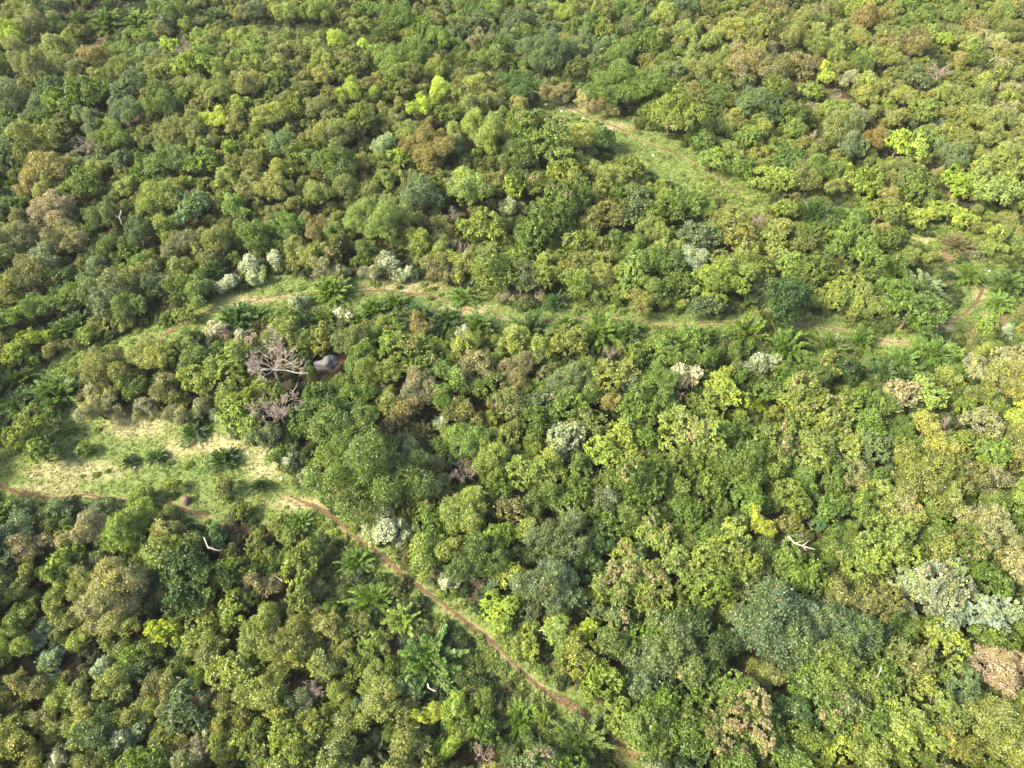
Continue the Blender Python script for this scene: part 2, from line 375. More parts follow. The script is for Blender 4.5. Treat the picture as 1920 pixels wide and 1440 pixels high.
# crowns read off the photograph: x y radius(px) kind colour [bloom]   (1920x1440)
HAND = """
20 72 28 F y|320 82 15 T y|180 105 25 F r|65 130 38 F o|115 92 30 F k|225 130 24 F o|350 125 30 T l|410 130 20 F l|115 190 36 T g|170 180 34 T g|95 165 20 T t|20 185 32 F t
395 170 30 F k|235 215 28 F t|70 270 38 F k|25 290 28 T t|80 320 35 F r|50 350 20 F b|82 352 26 F k|435 280 18 T Y|405 225 22 F y|360 390 36 T t|290 375 36 F l|370 310 30 T l|305 300 35 F g
460 310 24 F o|530 270 26 F t|565 280 25 T l|30 440 30 F b|130 450 36 F b|590 430 28 F r|615 310 36 F g|545 430 30 F g|440 385 22 F l|630 75 20 F y|545 95 18 T k|600 360 26 F l|200 30 36 A g|255 30 36 A g|60 50 28 F o
145 30 24 A g|30 30 26 F o|265 68 20 T Y|405 25 22 A d|330 20 24 F g|300 15 20 F g|480 20 22 F t|540 25 22 F l|600 20 24 F l
655 175 22 F y|700 180 14 F Y|780 205 18 F y|805 193 18 F y|825 165 20 F y|695 155 18 F r|725 120 24 F l|682 90 13 F y|770 100 30 F g|890 155 18 F k|925 190 22 F k .4|975 195 20 F k .4|970 165 30 F d|890 205 26 F o
895 240 42 F l|1000 235 40 T g .3|815 280 44 F r|850 270 20 F t|720 275 20 F s|895 290 12 F Y|980 290 35 F g|1030 285 40 T g .2|1085 260 32 F k|1130 265 22 T g|970 340 24 T g|1050 325 32 T l|1180 315 22 T l
965 355 22 T Y|885 350 40 F l|840 340 20 F b|780 375 38 F t|690 410 50 F l|1060 385 50 T g .35|900 430 40 V l|1150 410 35 T o .3|1190 400 38 T t|1260 400 34 T g|1000 440 36 T g|1180 165 50 F g|1260 215 45 T l
1020 105 40 F t|890 55 26 T t|960 45 25 F t|1058 25 22 F Y|1060 100 24 F b .6|900 80 20 F b|1210 85 26 T g|1130 60 20 T l|720 60 20 T g|790 55 25 V g|690 20 26 V l|1030 175 20 F b
745 300 22 T Y|640 250 30 F o|755 250 22 F k|600 200 24 F o|515 215 26 F k|470 160 26 F o|300 200 24 F g|350 240 26 F o|210 260 26 F g|510 350 28 F o|470 440 30 F g|400 450 30 F o|330 460 30 F b|260 440 30 F d|200 400 28 F g
1390 120 32 F b|1440 130 34 F b|1600 15 28 F Y|1630 35 24 F r|1715 85 30 F r|1770 75 15 T Y|1830 110 22 T g|1545 145 18 F y|1620 155 18 F k|1450 165 26 T l|1450 215 30 T d|1495 215 30 T g|1565 205 22 T Y
1570 240 35 F o|1640 260 22 F r|1685 270 34 T Y|1740 205 28 T l|1820 185 26 F k|1855 225 26 F k|1880 320 46 T k|1870 360 34 T l|1610 340 38 V Y|1450 340 32 V Y|1600 275 26 F t|1370 440 36 T k|1300 440 36 T t|1530 390 34 A d|1580 395 26 A g
1590 455 52 T g|1540 440 30 T g|1670 450 24 T g|1290 380 28 T g|1340 300 28 V l|1400 260 26 V l|1330 240 24 F g|1480 300 28 T g|1540 320 28 F g|1720 350 36 V l|1790 345 30 V Y|1650 395 30 T l|1720 405 26 V Y|1760 398 26 V Y|1800 405 24 V Y
1900 60 24 F o|1850 40 24 F k|1780 25 24 F l|1730 150 24 T t|1690 180 24 F k|1380 60 26 F k|1480 70 28 F o|1540 90 24 F l|1320 130 26 F o|1340 180 26 F g|1400 190 24 F t|1280 60 24 F k|1240 30 24 F l|1170 20 24 F g|1780 290 28 F t|1660 110 24 F k
40 520 40 F o|152 545 36 F g|210 545 44 F t|75 575 28 F g|65 635 26 V Y|165 628 18 T l|110 610 28 A g|140 600 34 A d|250 525 36 F o|245 575 30 F g|370 545 26 F l|335 512 24 F k|620 535 36 A g|440 590 36 A d|480 585 26 A g
275 670 34 F k|320 668 24 T l|355 650 14 F k|190 700 40 F o|100 725 46 A g|30 745 38 A d|35 700 28 A g|180 760 34 F e|415 690 40 T l|380 720 36 T k|320 720 26 F o .5|465 750 38 T l|440 780 30 T l|500 740 30 T l|250 730 26 F g
590 790 56 T d|640 780 40 T g|500 820 28 F t|520 850 20 T l|50 810 36 T l|75 845 26 T l|155 845 14 T l|360 805 24 A d|290 850 18 A d|415 855 28 A d|480 905 20 A d|420 915 18 T o|325 910 16 T l|270 930 22 T l|195 588 16 T o|310 590 20 A g|195 655 20 A g
240 860 16 A d|450 960 16 T l|560 975 24 A g|520 985 16 T l|30 660 24 T Y|15 600 26 F l|560 640 26 F k|600 630 24 T k|540 620 28 F k
870 550 26 A g|700 572 28 A g|665 590 24 A g|785 582 26 A d|930 520 40 T l|880 500 24 F k|985 530 30 T t|1030 520 28 T l|995 610 42 A d|1125 612 42 A g|1062 602 26 A g|1045 560 24 A d|755 645 34 T l .25|730 655 26 T l|825 650 18 T Y|785 612 20 F r
665 640 30 F o|880 648 26 F k|960 640 26 F k|1060 645 34 T k|1010 660 24 F k|790 735 34 F b .5|760 770 28 F b|905 690 28 F b|960 700 30 F b|1055 720 36 F t|1140 700 36 T k|1190 680 26 T g|700 700 30 F l|840 700 28 F g|680 740 28 F g
790 805 26 A o|880 820 38 F g|955 820 24 T k|1115 790 26 T k|1150 755 22 F r|1192 770 36 T g|1170 815 28 T Y|1125 850 30 T Y|980 880 36 T l|1200 920 48 T g .25|1160 905 28 T g|880 960 40 F l|1060 760 28 T g|1250 880 34 T g|1050 860 20 T t|1210 820 26 T g
730 850 26 T g|800 870 24 F o|820 925 26 F o|940 920 28 T g|1010 940 32 F g|1090 930 28 T g|1130 980 30 T g|950 760 28 F o|1000 790 28 T g|870 770 26 F o
1350 525 52 T Y|1365 505 34 T l .25|1320 575 22 T t|1290 535 26 T g|1410 500 26 T g|1480 570 44 T d|1520 510 34 T g|1580 530 30 V k|1555 560 26 V l|1620 560 26 V k|1705 585 46 T g|1680 540 28 T g|1740 530 42 A t|1825 505 30 A g|1900 520 36 A d|1765 650 48 A g|1400 612 42 A g|1440 590 24 A k|1560 640 42 A g|1620 630 28 A g
1790 660 30 A g|1555 692 26 T l|1360 700 16 T Y|1350 742 34 T Y|1340 760 28 T l|1420 765 15 V y|1500 760 44 T l .3|1550 790 52 T l .3|1530 840 44 T l|1590 830 34 T l|1600 755 28 T g|1440 830 48 T g .35|1465 855 34 T k|1360 810 36 T g|1690 740 28 T e .5|1660 760 26 F g
1740 800 26 F k|1690 835 20 T k|1800 830 26 T l|1900 725 40 F k|1830 740 24 F k|1910 785 28 F y|1640 895 24 T g|1740 890 56 F k|1780 930 34 F k|1560 880 34 T g|1600 895 26 F b|1870 900 30 F b|1700 945 30 T e .6|1860 850 30 T g|1660 690 34 A d|1590 700 26 F d|1700 700 26 A d|1300 640 24 T g|1250 660 28 T g|1330 670 22 F g
1180 510 30 T l|1230 540 30 T l|1130 520 28 F k|1200 570 22 F o|1080 500 28 T k|1255 500 28 T g|1480 500 24 T l
250 985 42 F Y|155 1000 36 F e|60 1030 30 F b|400 1010 24 T q|230 1105 56 F e|200 1140 34 F e|350 1110 64 T d|370 1080 34 T t|430 1080 36 T g|310 1180 28 T y|440 1150 36 T k|500 1190 40 F k|450 1260 40 T k|240 1168 28 F k|65 1205 22 T s|190 1245 20 W s|95 1240 26 T s
100 1110 26 F k|20 1110 30 F k|125 1160 28 F o|370 1270 18 T Y|350 1330 36 T t|560 1120 28 T l|540 1390 44 T l|590 1370 30 T l|240 1350 26 F k|20 1390 40 F k|110 1315 26 F Y|60 1290 30 F o|150 1300 28 F o|300 1280 30 F o|420 1330 28 F k|460 1400 28 T l|545 1010 20 T l|480 1025 24 T l|500 1100 28 F b
620 1180 28 F o|600 1240 28 F o|530 1250 28 F k|560 1320 26 F t|640 1300 24 F l|30 1000 30 F t|110 960 22 F t|190 960 22 F t|40 1160 28 F g|280 1230 26 F g|180 1060 24 F t
765 968 22 A Y|800 1042 36 F l|835 1030 28 F l|880 965 36 F l|665 1050 30 A g|700 1115 38 A g|755 1158 36 A Y|690 1210 24 T l|650 1180 22 T l|935 1010 26 T Y|1050 1010 48 F t|1010 1095 50 F t|1060 1110 34 F t|930 1150 34 V Y|990 1210 28 V l|1090 1235 34 T k|1125 1275 30 T Y|1100 1180 24 T y
1180 1050 46 T l .5|1240 1010 40 T l .4|1160 1110 40 T l .5|1220 1120 46 T l .4|1270 1070 36 T l .3|1250 1230 58 F t|1230 1180 34 T g|770 1290 28 T t|805 1340 26 F y|862 1330 28 F Y|1020 1350 20 A Y|975 1345 34 A g|1090 1385 56 A g|1160 1335 28 T l|1215 1380 48 T g|840 1400 24 F Y|700 1400 30 A t|650 1370 28 F o|760 1350 26 F o
700 1270 26 F l|660 1250 24 T l|1140 1200 28 F g|1060 950 28 T g|1100 1060 30 T d
1480 985 22 T k .4|1375 1005 34 T l|1425 985 26 F y|1660 1035 56 T l|1620 1050 34 T l|1510 1080 48 T g|1470 1060 34 T g|1320 1100 42 T g|1300 1060 30 T l|1340 1010 28 T g|1440 1110 34 T t|1850 980 45 F e|1760 1045 32 F o|1650 1130 38 T o|1560 1110 30 F o
1450 1190 66 F t|1400 1170 36 F t|1520 1180 40 F t|1600 1200 50 F t|1560 1270 60 F g|1520 1290 40 F g|1600 1310 40 F t|1690 1230 44 T k .3|1720 1270 30 T k|1770 1205 38 T k|1850 1200 34 T g|1800 1290 34 T t|1830 1310 28 T l|1300 1270 36 T g .4|1400 1310 44 T g .6|1320 1340 40 T g .4|1430 1380 44 T g .6|1350 1400 44 T g .5|1380 1350 44 T g .6
1440 1260 28 F o|1560 1408 30 T y|1700 1350 46 T l|1650 1370 36 T g|1620 1330 28 T g|1860 1380 52 F k|1800 1400 34 F k|1500 1340 32 F d|1900 1060 32 F e .3|1900 980 24 T g|1560 950 28 T g|1480 930 30 T g|1400 930 32 T g|1330 920 32 T g|1290 960 28 T g|1620 960 30 F g|1740 1380 30 T l|1690 1420 30 T l|1900 1350 30 F k|1250 1320 30 T g
"""
# things singled out by hand: x y radius kind colour bloom name category label; they are also what the other labels refer to
MARKS = [
 (662,872,98,'F','g',0,'broadleaf_tree','tree',"huge round dense green tree beside the fork of the dirt path","the huge round tree at the path"),
 (500,655,52,'D','p',0,'bare_tree','tree',"leafless grey twiggy tree standing above the fallen pale trunk","the leafless twiggy tree"),
 (515,745,44,'D','p',0,'bare_tree','tree',"low leafless twiggy crown just below the fallen pale trunk","the low leafless crown"),
 (720,994,38,'W','w',1.0,'flowering_shrub','shrub',"large round cream-flowered shrub right beside the reddish footpath","the big cream-flowered shrub by the path"),
 (800,1232,66,'A','g',0,'feathery_shrub','shrub',"largest dusky feathery shrub with radiating shoots beside the lower footpath","the largest feathery shrub"),
 (1058,822,28,'T','s',.0,'silver_tree','tree',"silvery white-leaved crown in the middle of the dark green wood","the silvery white crown"),
 (870,872,26,'D','p',0,'bare_tree','tree',"pinkish grey leafless tree surrounded by dark green crowns","the pinkish leafless tree"),
 (1278,716,28,'W','p',.6,'silver_tree','tree',"pale cream and pinkish crown near the middle track","the pale cream crown"),
 (1400,510,34,'T','l',.2,'broadleaf_tree','tree',"light green crown touching the bright domed tree above the track","the bright domed tree"),
 (1750,1112,50,'T','s',.15,'silver_tree','tree',"broad silver-grey leaved tree in the lower wood","the broad silver-grey tree"),
 (1832,1150,36,'T','s',0,'silver_tree','tree',"grey-green pale tree beside the broad silver-grey tree","the pale grey-green tree"),
 (1880,1255,44,'F','p',.4,'broadleaf_tree','tree',"round pinkish tan tree at the edge of the picture","the round pinkish tan tree"),
 (1535,985,15,'T','q',0,'leafy_shrub','shrub',"tiny vivid blue-green plant amid the mid green canopy","the tiny vivid blue-green plant"),
 (1497,1012,26,'D','e',0,'bare_tree','tree',"dying tree with bare crooked pale limbs in the lower wood","the dying tree with crooked limbs"),
 (1575,178,15,'D','p',0,'bare_tree','tree',"small pinkish leafless tree in the upper light green wood","the small pinkish leafless tree"),
 (152,262,17,'D','p',0,'bare_tree','tree',"small pinkish leafless tree beside the yellow-olive round crown","the pinkish twiggy tree"),
 (342,75,20,'D','p',0,'bare_tree','tree',"pale leafless tree among lime crowns near the upper track","the pale leafless tree by the upper track"),
 (90,398,36,'F','p',.3,'broadleaf_tree','tree',"wide pinkish tan flat-topped crown in the upper wood","the wide pinkish flat-topped crown"),
 (432,532,23,'W','w',.9,'flowering_shrub','shrub',"cream-flowered shrub lowest of the three at the wood's edge","the cream-flowered shrubs"),
 (475,506,25,'W','w',.9,'flowering_shrub','shrub',"cream-flowered shrub in the middle of three at the wood's edge",None),
 (524,492,18,'W','w',.8,'flowering_shrub','shrub',"cream-flowered shrub topmost of the three at the wood's edge",None),
 (740,500,26,'W','e',.35,'flowering_shrub','shrub',"tall pale grey-green shrub above the worn middle track","the tall pale shrub above the track"),
 (763,512,18,'W','w',.7,'flowering_shrub','shrub',"cream-flowered shrub leaning on the tall pale shrub above the track",None),
 (905,535,14,'W','w',.8,'flowering_shrub','shrub',"small cream-flowered shrub next to a feathery bush above the track","the small cream-flowered shrub"),
 (418,618,20,'W','p',.7,'flowering_shrub','shrub',"tan-flowered shrub between the leafless tree and the track",None),
 (458,632,17,'W','p',.6,'flowering_shrub','shrub',"smaller tan-flowered shrub touching the leafless twiggy tree",None),
 (557,568,18,'W','w',.6,'flowering_shrub','shrub',"pale flowering shrub below the worn middle track",None),
 (640,598,18,'W','e',.7,'flowering_shrub','shrub',"pale tan-flowered shrub amid feathery bushes below the track",None),
 (400,782,14,'W','w',.9,'flowering_shrub','shrub',"small cream-flowered shrub at the top edge of the straw clearing",None),
 (546,868,16,'W','w',.9,'flowering_shrub','shrub',"narrow cream-flowered shrub tucked against the huge round tree",None),
 (580,898,18,'W','w',.8,'flowering_shrub','shrub',"cream-flowered shrub at the lower foot of the huge round tree",None),
 (770,1010,20,'W','w',.7,'flowering_shrub','shrub',"cream-flowered shrub second along the footpath below the biggest one",None),
 (845,1092,22,'W','w',.9,'flowering_shrub','shrub',"cream-flowered shrub farther down the footpath, standing apart",None),
 (828,790,18,'W','s',.5,'flowering_shrub','shrub',"silvery pale shrub beside the spiky olive bush in the wood",None),
 (870,622,18,'W','s',.4,'silver_tree','tree',"small silvery crown at the wood's edge below the track",None),
 (1426,690,24,'W','s',.4,'silver_tree','tree',"silvery green crown below the feathery bushes of the middle track",None),
 (1775,790,22,'D','p',0,'bare_tree','tree',"grey-pink leafless tree in the wood by the red earth patch","the grey-pink leafless tree"),
 (1425,400,14,'D','p',0,'bare_tree','tree',"small bare white-twigged tree at the end of the upper clearing","the small white-twigged tree"),
 (1530,250,15,'D','p',0,'bare_tree','tree',"pinkish bare tree just above the lime green vines",None),
 (1770,120,20,'D','p',0,'bare_tree','tree',"brown twiggy bare tree in the upper light wood",None),
 (580,1290,24,'D','p',0,'bare_tree','tree',"silver-grey bare tree near the bottom in the lower wood","the silver-grey bare tree"),
 (368,1412,24,'W','p',.3,'silver_tree','tree',"grey-pink pale crown at the bottom edge",None),
 (390,1380,20,'W','w',.7,'flowering_shrub','shrub',"cream-flowered shrub near the bottom edge of the lower wood",None),
 (240,1395,30,'W','t',.4,'flowering_shrub','shrub',"grey-green flower-dotted shrub near the bottom edge",None),
 (110,1420,26,'W','e',.6,'flowering_shrub','shrub',"cream-speckled shrub in the bottom corner of the lower wood",None),
 (905,1410,26,'D','p',0,'bare_tree','tree',"grey leafless tree at the bottom edge amid green shrubs","the grey leafless tree at the bottom edge"),
 (865,455,15,'D','p',0,'bare_tree','tree',"pinkish bare twigs amid the vine-draped crowns of the upper wood",None),
 (845,392,16,'D','p',0,'bare_tree','tree',"grey-pink bare tree in the middle of the upper wood","the grey-pink bare tree"),
 (950,388,20,'W','s',.4,'silver_tree','tree',"silvery crown beside grey-pink twigs in the upper wood",None),
 (1270,740,14,'D','p',0,'bare_tree','tree',"small bare grey tree touching the pale cream crown",None),
 (1145,650,13,'D','p',0,'bare_tree','tree',"small bare grey tree below the feathery bushes of the track",None),
 (1800,450,26,'A','r',0,'feathery_shrub','shrub',"red-stemmed spiky shrub on the grass at the upper clearing","the red-stemmed spiky shrub"),
 (1890,625,18,'W','s',.3,'flowering_shrub','shrub',"small pale shrub alone on the reddish earth slope","the pale shrub on the red slope"),
 (1185,150,30,'F','g',0,'broadleaf_tree','tree',"topmost crown of the dense green dome above the upper clearing","the dense green dome"),
 (815,300,30,'F','r',0,'broadleaf_tree','tree',"rust-tinged crown in front of the large rusty olive tree","the large rusty olive tree"),
]
HAND = HAND.strip() + """
1700 1090 30 T s|1790 1080 30 T s|1780 1150 28 T s|1880 1140 30 T s|1040 835 18 T s|1085 830 16 T s|330 775 22 F b|380 765 20 F e|280 765 20 F e|210 770 20 F e|600 505 20 F b|640 512 18 F e|690 512 18 F e|815 505 24 F b|850 520 18 F e|1060 178 16 F b|1092 188 16 F e|1125 198 16 F b|1152 210 14 F b|350 590 18 T l|540 600 24 T g|610 590 30 A g|740 560 25 A g|835 590 30 A d|1180 615 32 A g|1300 625 37 A g|1480 640 42 A g|1880 560 25 A g|1850 610 18 T l|1700 670 32 A g|900 600 30 A g"""
MARK_EXTRA = [  # further things that labels may refer to
 (250,810,"the straw-coloured clearing"),(610,682,"the grey rock"),(348,935,"the brown stump"),(660,172,"the bright yellow crowns"),(25,72,"the bright yellow crown in the corner"),
 (80,320,"the rust-orange crown"),(1480,570,"the dark round tree by the track"),(1705,585,"the green tree at the track bend"),(1765,650,"the feathery shrub at the bend"),(1760,400,"the lime green vine mound"),
 (230,1105,"the broad greyish tan tree"),(350,1110,"the broad dark green tree"),(400,1010,"the blue-green crown"),(1560,1408,"the bright yellow tree near the bottom"),(1370,1350,"the pink-tipped tree group"),
 (1090,1385,"the feathery shrub near the path end"),(805,1340,"the bright yellow bush"),(1530,800,"the big clumpy light tree"),(1390,120,"the gnarled brownish tree"),(1200,250,"the upper grassy clearing"),
 (1190,1080,"the cream-tipped trees"),(1500,1200,"the widest grey-green tree"),(1660,1035,"the billowing light green tree"),(755,1158,"the lime feathery shrub"),(250,985,"the lime tree under the clearing"),
 (560,50,"the upper dirt track"),(1200,605,"the middle dirt track"),(300,375,"the soft light green crown"),(1200,920,"the dark billowing tree"),(755,645,"the pale green clumpy tree"),
]

# regional mix of crown colours, 12 x 9 cells of 160 px, row by row
PAL = """odgt gtol olgo lloo ogll gtgl gtgo ggto olol olob loge kloe
oggt goto oloo oklo olko oloo goot ggll gokl kolb kloe kloe
gtoo gotl gogo ookl ogko oglo ggol glgl lgko lkok llko kolk
oogg gogo goog ogol lgol glgk glgt glgl gklt gtgl ggll lgok
goob gogd ogkl gtlg lgkg lggt ggtl gglt ggdl gglg ggll gegl
gotl olgt lkol ggol ogbg ggbl ggtl gglt gdgl gtgl gtkg ogkl
otgl tgog otol glgo gogd ggdl ggdl ggdt ggdl gglg gokg gktg
ootk okog gotk gotk logt gdtl ggdl ggtd gtgd tggd ggko gtse
kook okdg okgo olgk logt odgt glgd ggdt ggdt dggl ggkl gkol""".split('\n')
PAL = [r.split() for r in PAL]
PCH = np.random.default_rng(3).uniform([-100, -100], [2020, 1540], (1500, 2)); PCC = {}
def pal(px, py):
    if rng.random() < .55:
        k = int(np.argmin((PCH[:, 0]-px)**2+((PCH[:, 1]-py)*1.3)**2))
        if k not in PCC: PCC[k] = pal0(*PCH[k])
        return PCC[k]
    return pal0(px, py)
def pal0(px, py):
    i = int(min(max(px/160+rng.normal(0, .35), 0), 11.99)); j = int(min(max(py/160+rng.normal(0, .35), 0), 8.99))
    if rng.random() < 0.016: return rng.choice(list('lkrsbepk'))
    return rng.choice(list(PAL[j][i]))

# ------------------------------------------------------------------ list every plant
plants = []   # dict(px, py, rpx, kind, col, bloom, hand, [name, cat, label])
def crown_h(kind, r):                           # height of the crown's centre over the ground
    return {'A': 0.5*r+.5, 'D': 1.3*r+1.2, 'W': 0.55*r+.15, 'V': .6*r+.3}.get(kind, r*0.62+(0.9 if r > 1 else .35))
def add(px, py, rpx, kind, col, bloom=0.0, **k):
    h = 1.5
    for _ in range(3):
        x, y = unproject(px, py, h); ppm = project(x, y, h)[2]; r = rpx/ppm; h = crown_h(kind, r)
    plants.append(dict(px=px, py=py, rpx=rpx, ppm=float(ppm), kind=kind, col=col, bloom=bloom, x=float(x), y=float(y), r=float(r), h=float(h), **k))
for m in MARKS: add(*m[:6], hand=2, name=m[6], cat=m[7], label=m[8], mark=m[9])
for line in HAND.strip().split('\n'):
    for it in line.split('|'):
        f = it.split(); add(float(f[0]), float(f[1]), float(f[2]), f[3], f[4], float(f[5]) if len(f) > 5 else 0.0, hand=1)
# fill: two passes, larger crowns then small ones, everywhere the photograph shows closed wood
HX = np.array([p['px'] for p in plants]); HY = np.array([p['py'] for p in plants]); HR = np.array([p['rpx'] for p in plants])
def fill(n_try, r0, r1, gap, hand_gap, kind_w, margin=0):
    X = np.array([p['x'] for p in plants]); Y = np.array([p['y'] for p in plants]); RR = np.array([p['r'] for p in plants])
    X = list(X); Y = list(Y); RR = list(RR); cell = 3.0; grid = {}
    def gi(x, y): return (int(x//cell), int(y//cell))
    for i, (x, y) in enumerate(zip(X, Y)): grid.setdefault(gi(x, y), []).append(i)
    far = r1 > 1.45
    xs = rng.uniform(-118-margin, 118+margin, n_try); ys = rng.uniform(2-margin*.5, 158+margin, n_try); rs = rng.uniform(r0, r1, n_try)
    hs = np.array([crown_h('T', r) for r in rs]); PX_, PY_, PP_ = project(xs, ys, hill(xs, ys)+hs); OP_ = openness(PX_, PY_, rs*PP_*.9, PP_)
    for q in LOWS: OP_ |= in_poly(PX_, PY_, q) | (seg_dist(PX_, PY_, q+[q[0]]) < rs*PP_*.5)
    for q in CLEARINGS: OP_ |= seg_dist(PX_, PY_, q+[q[0]]) < rs*PP_*.7
    for (a_, b_, c_) in ((612,684,24),(348,945,34),(535,700,34),(512,735,26),(805,1290,14),(1503,1020,22),(402,1028,16),(1190,590,10)): OP_ |= np.hypot(PX_-a_, PY_-b_) < c_+rs*PP_*.8
    for q in plants:
        if q['hand']:
            f = .88 if (q['hand'] == 2 or q['kind'] in 'AWD' or q['col'] in 'yYrspwq') else .62
            OP_ |= np.hypot(PX_-q['px'], PY_-q['py']) < f*(q['rpx']+rs*PP_*.9)
    for x, y, r, h, px, py, ppm, op_ in zip(xs, ys, rs, hs, PX_, PY_, PP_, OP_):
        mg = 90+margin*8
        if not (-mg < px < 1920+mg and -mg-40 < py < 1440+mg): continue
        if op_: continue
        if r > .78 and py < 520 and rng.random() > .55: continue
        if r > .95 and py < 640 and rng.random() > (.07 if r > 1.5 else .30 if r > 1.15 else .5): continue
        c = gi(x, y); bad = False
        for a in range(c[0]-2, c[0]+3):
            for b in range(c[1]-2, c[1]+3):
                for i in grid.get((a, b), ()):
                    hg = hand_gap if i < len(HX) else gap
                    if (X[i]-x)**2+(Y[i]-y)**2 < (hg*(RR[i]+r))**2: bad = True; break
                if bad: break
            if bad: break
        if bad: continue
        k = rng.choice(list(kind_w)); col = str(pal(px, py))
        if col in 'spw' : k = rng.choice(['W', 'F'])
        plants.append(dict(px=float(px), py=float(py), rpx=float(r*ppm), ppm=float(ppm), kind=str(k), col=col, bloom=float(rng.choice([0, 0, 0, .25, .45])) if k == 'T' else (.5 if k == 'W' else 0.0),
                           x=float(x), y=float(y), r=float(r), h=float(h), hand=0))
        grid.setdefault(c, []).append(len(X)); X.append(x); Y.append(y); RR.append(r)
fill(32000, 1.5, 2.5, .78, .78, 'FTT', 50)
fill(80000, 1.0, 1.5, .73, .72, 'FFT', 50)
fill(170000, 0.55, 1.0, .63, .60, 'FFT', 50)
print("plants", len(plants))

# ------------------------------------------------------------------ who is a thing, who goes into the woodland mass
def on_view(p): return -p['rpx']*.6 < p['px'] < 1920+p['rpx']*.6 and -p['rpx']*.6 < p['py'] < 1440+p['rpx']*.6
def kind_name(p):
    if p.get('name'): return p['name'], p['cat']
    if p['kind'] == 'A': return 'feathery_shrub', 'shrub'
    if p['kind'] == 'D': return 'bare_tree', 'tree'
    if p['kind'] == 'W': return 'flowering_shrub', 'shrub'
    if p['kind'] == 'V': return 'creeper_mound', 'creeper'
    return ('broadleaf_tree', 'tree') if p['r'] >= 1.3 else ('leafy_shrub', 'shrub')
for p in plants: p['nm'], p['ct'] = kind_name(p)
things = []; mass = []
by = {}
for p in plants:
    (by.setdefault(p['nm'], []) if on_view(p) else mass).append(p)
for nm, L in by.items():
    L.sort(key=lambda p: (-(p['hand'] == 2), -p['rpx'])); things += L[:300]; mass += L[300:]

# ------------------------------------------------------------------ labels
GROUP = {'broadleaf_tree': "broadleaf trees of the woods", 'leafy_shrub': "leafy shrubs of the thicket", 'feathery_shrub': "feathery shrubs along the tracks and edges",
         'bare_tree': "leafless trees", 'flowering_shrub': "pale-flowered shrubs", 'creeper_mound': "mounds of bushes draped in creepers", 'silver_tree': "silvery and cream crowns"}
REF = [(m[0], m[1], m[9], m[8]) for m in MARKS if m[9]]+[(a, b, c, None) for a, b, c in MARK_EXTRA]
def word_dir(dx, dy):
    a = (math.degrees(math.atan2(-dy, dx))+360) % 360
    return ["right of", "above right of", "above", "above left of", "left of", "below left of", "below", "below right of"][int(((a+22.5) % 360)//45)]
ORD = ["", "second ", "third ", "fourth ", "fifth ", "sixth ", "seventh ", "eighth ", "ninth ", "tenth ", "eleventh ", "twelfth "]
def make_labels():
    rows = {}
    for p in things:
        if p.get('label'): continue
        rr = sorted(REF, key=lambda q: math.hypot(q[0]-p['px'], q[1]-p['py']))
        rr = [q for q in rr if math.hypot(q[0]-p['px'], q[1]-p['py']) > 0.45*p['rpx']][0]
        d = math.hypot(rr[0]-p['px'], rr[1]-p['py'])
        size = "large" if p['rpx'] > 44 else "small" if p['rpx'] < 22 else "medium"
        tex = {'T': "clumpy", 'F': "fine-leaved", 'A': "feathery", 'V': "creeper-draped", 'W': "flower-dotted", 'D': "leafless"}[p['kind']]
        noun = {'broadleaf_tree': "tree", 'leafy_shrub': "shrub", 'feathery_shrub': "shrub", 'bare_tree': "tree", 'flowering_shrub': "shrub", 'creeper_mound': "mound"}[p['nm']]
        cw = COL[p['col']][1]
        if p['kind'] == 'W' : cw = cw.replace('cream-flowered', 'pale')
        if p['bloom'] >= .25 and p['kind'] in 'TF': tex = "blossom-tipped"
        base = f"{size} {cw} {tex} {noun}"; rel = f"{word_dir(p['px']-rr[0], p['py']-rr[1])} {rr[2]}"
        rows.setdefault((base, rel), []).append((d, p))
    for (base, rel), L in rows.items():
        L.sort(key=lambda t: t[0])
        for i, (_d, p) in enumerate(L):
            if len(L) == 1: p['label'] = f"{base} {rel}"
            else: p['label'] = f"{ORD[i]}closest {base} {rel}"
            if len(p['label'].replace('-', ' ').split()) > 16: p['label'] = p['label'].replace('medium ', '').replace('fine-leaved ', '')
make_labels()

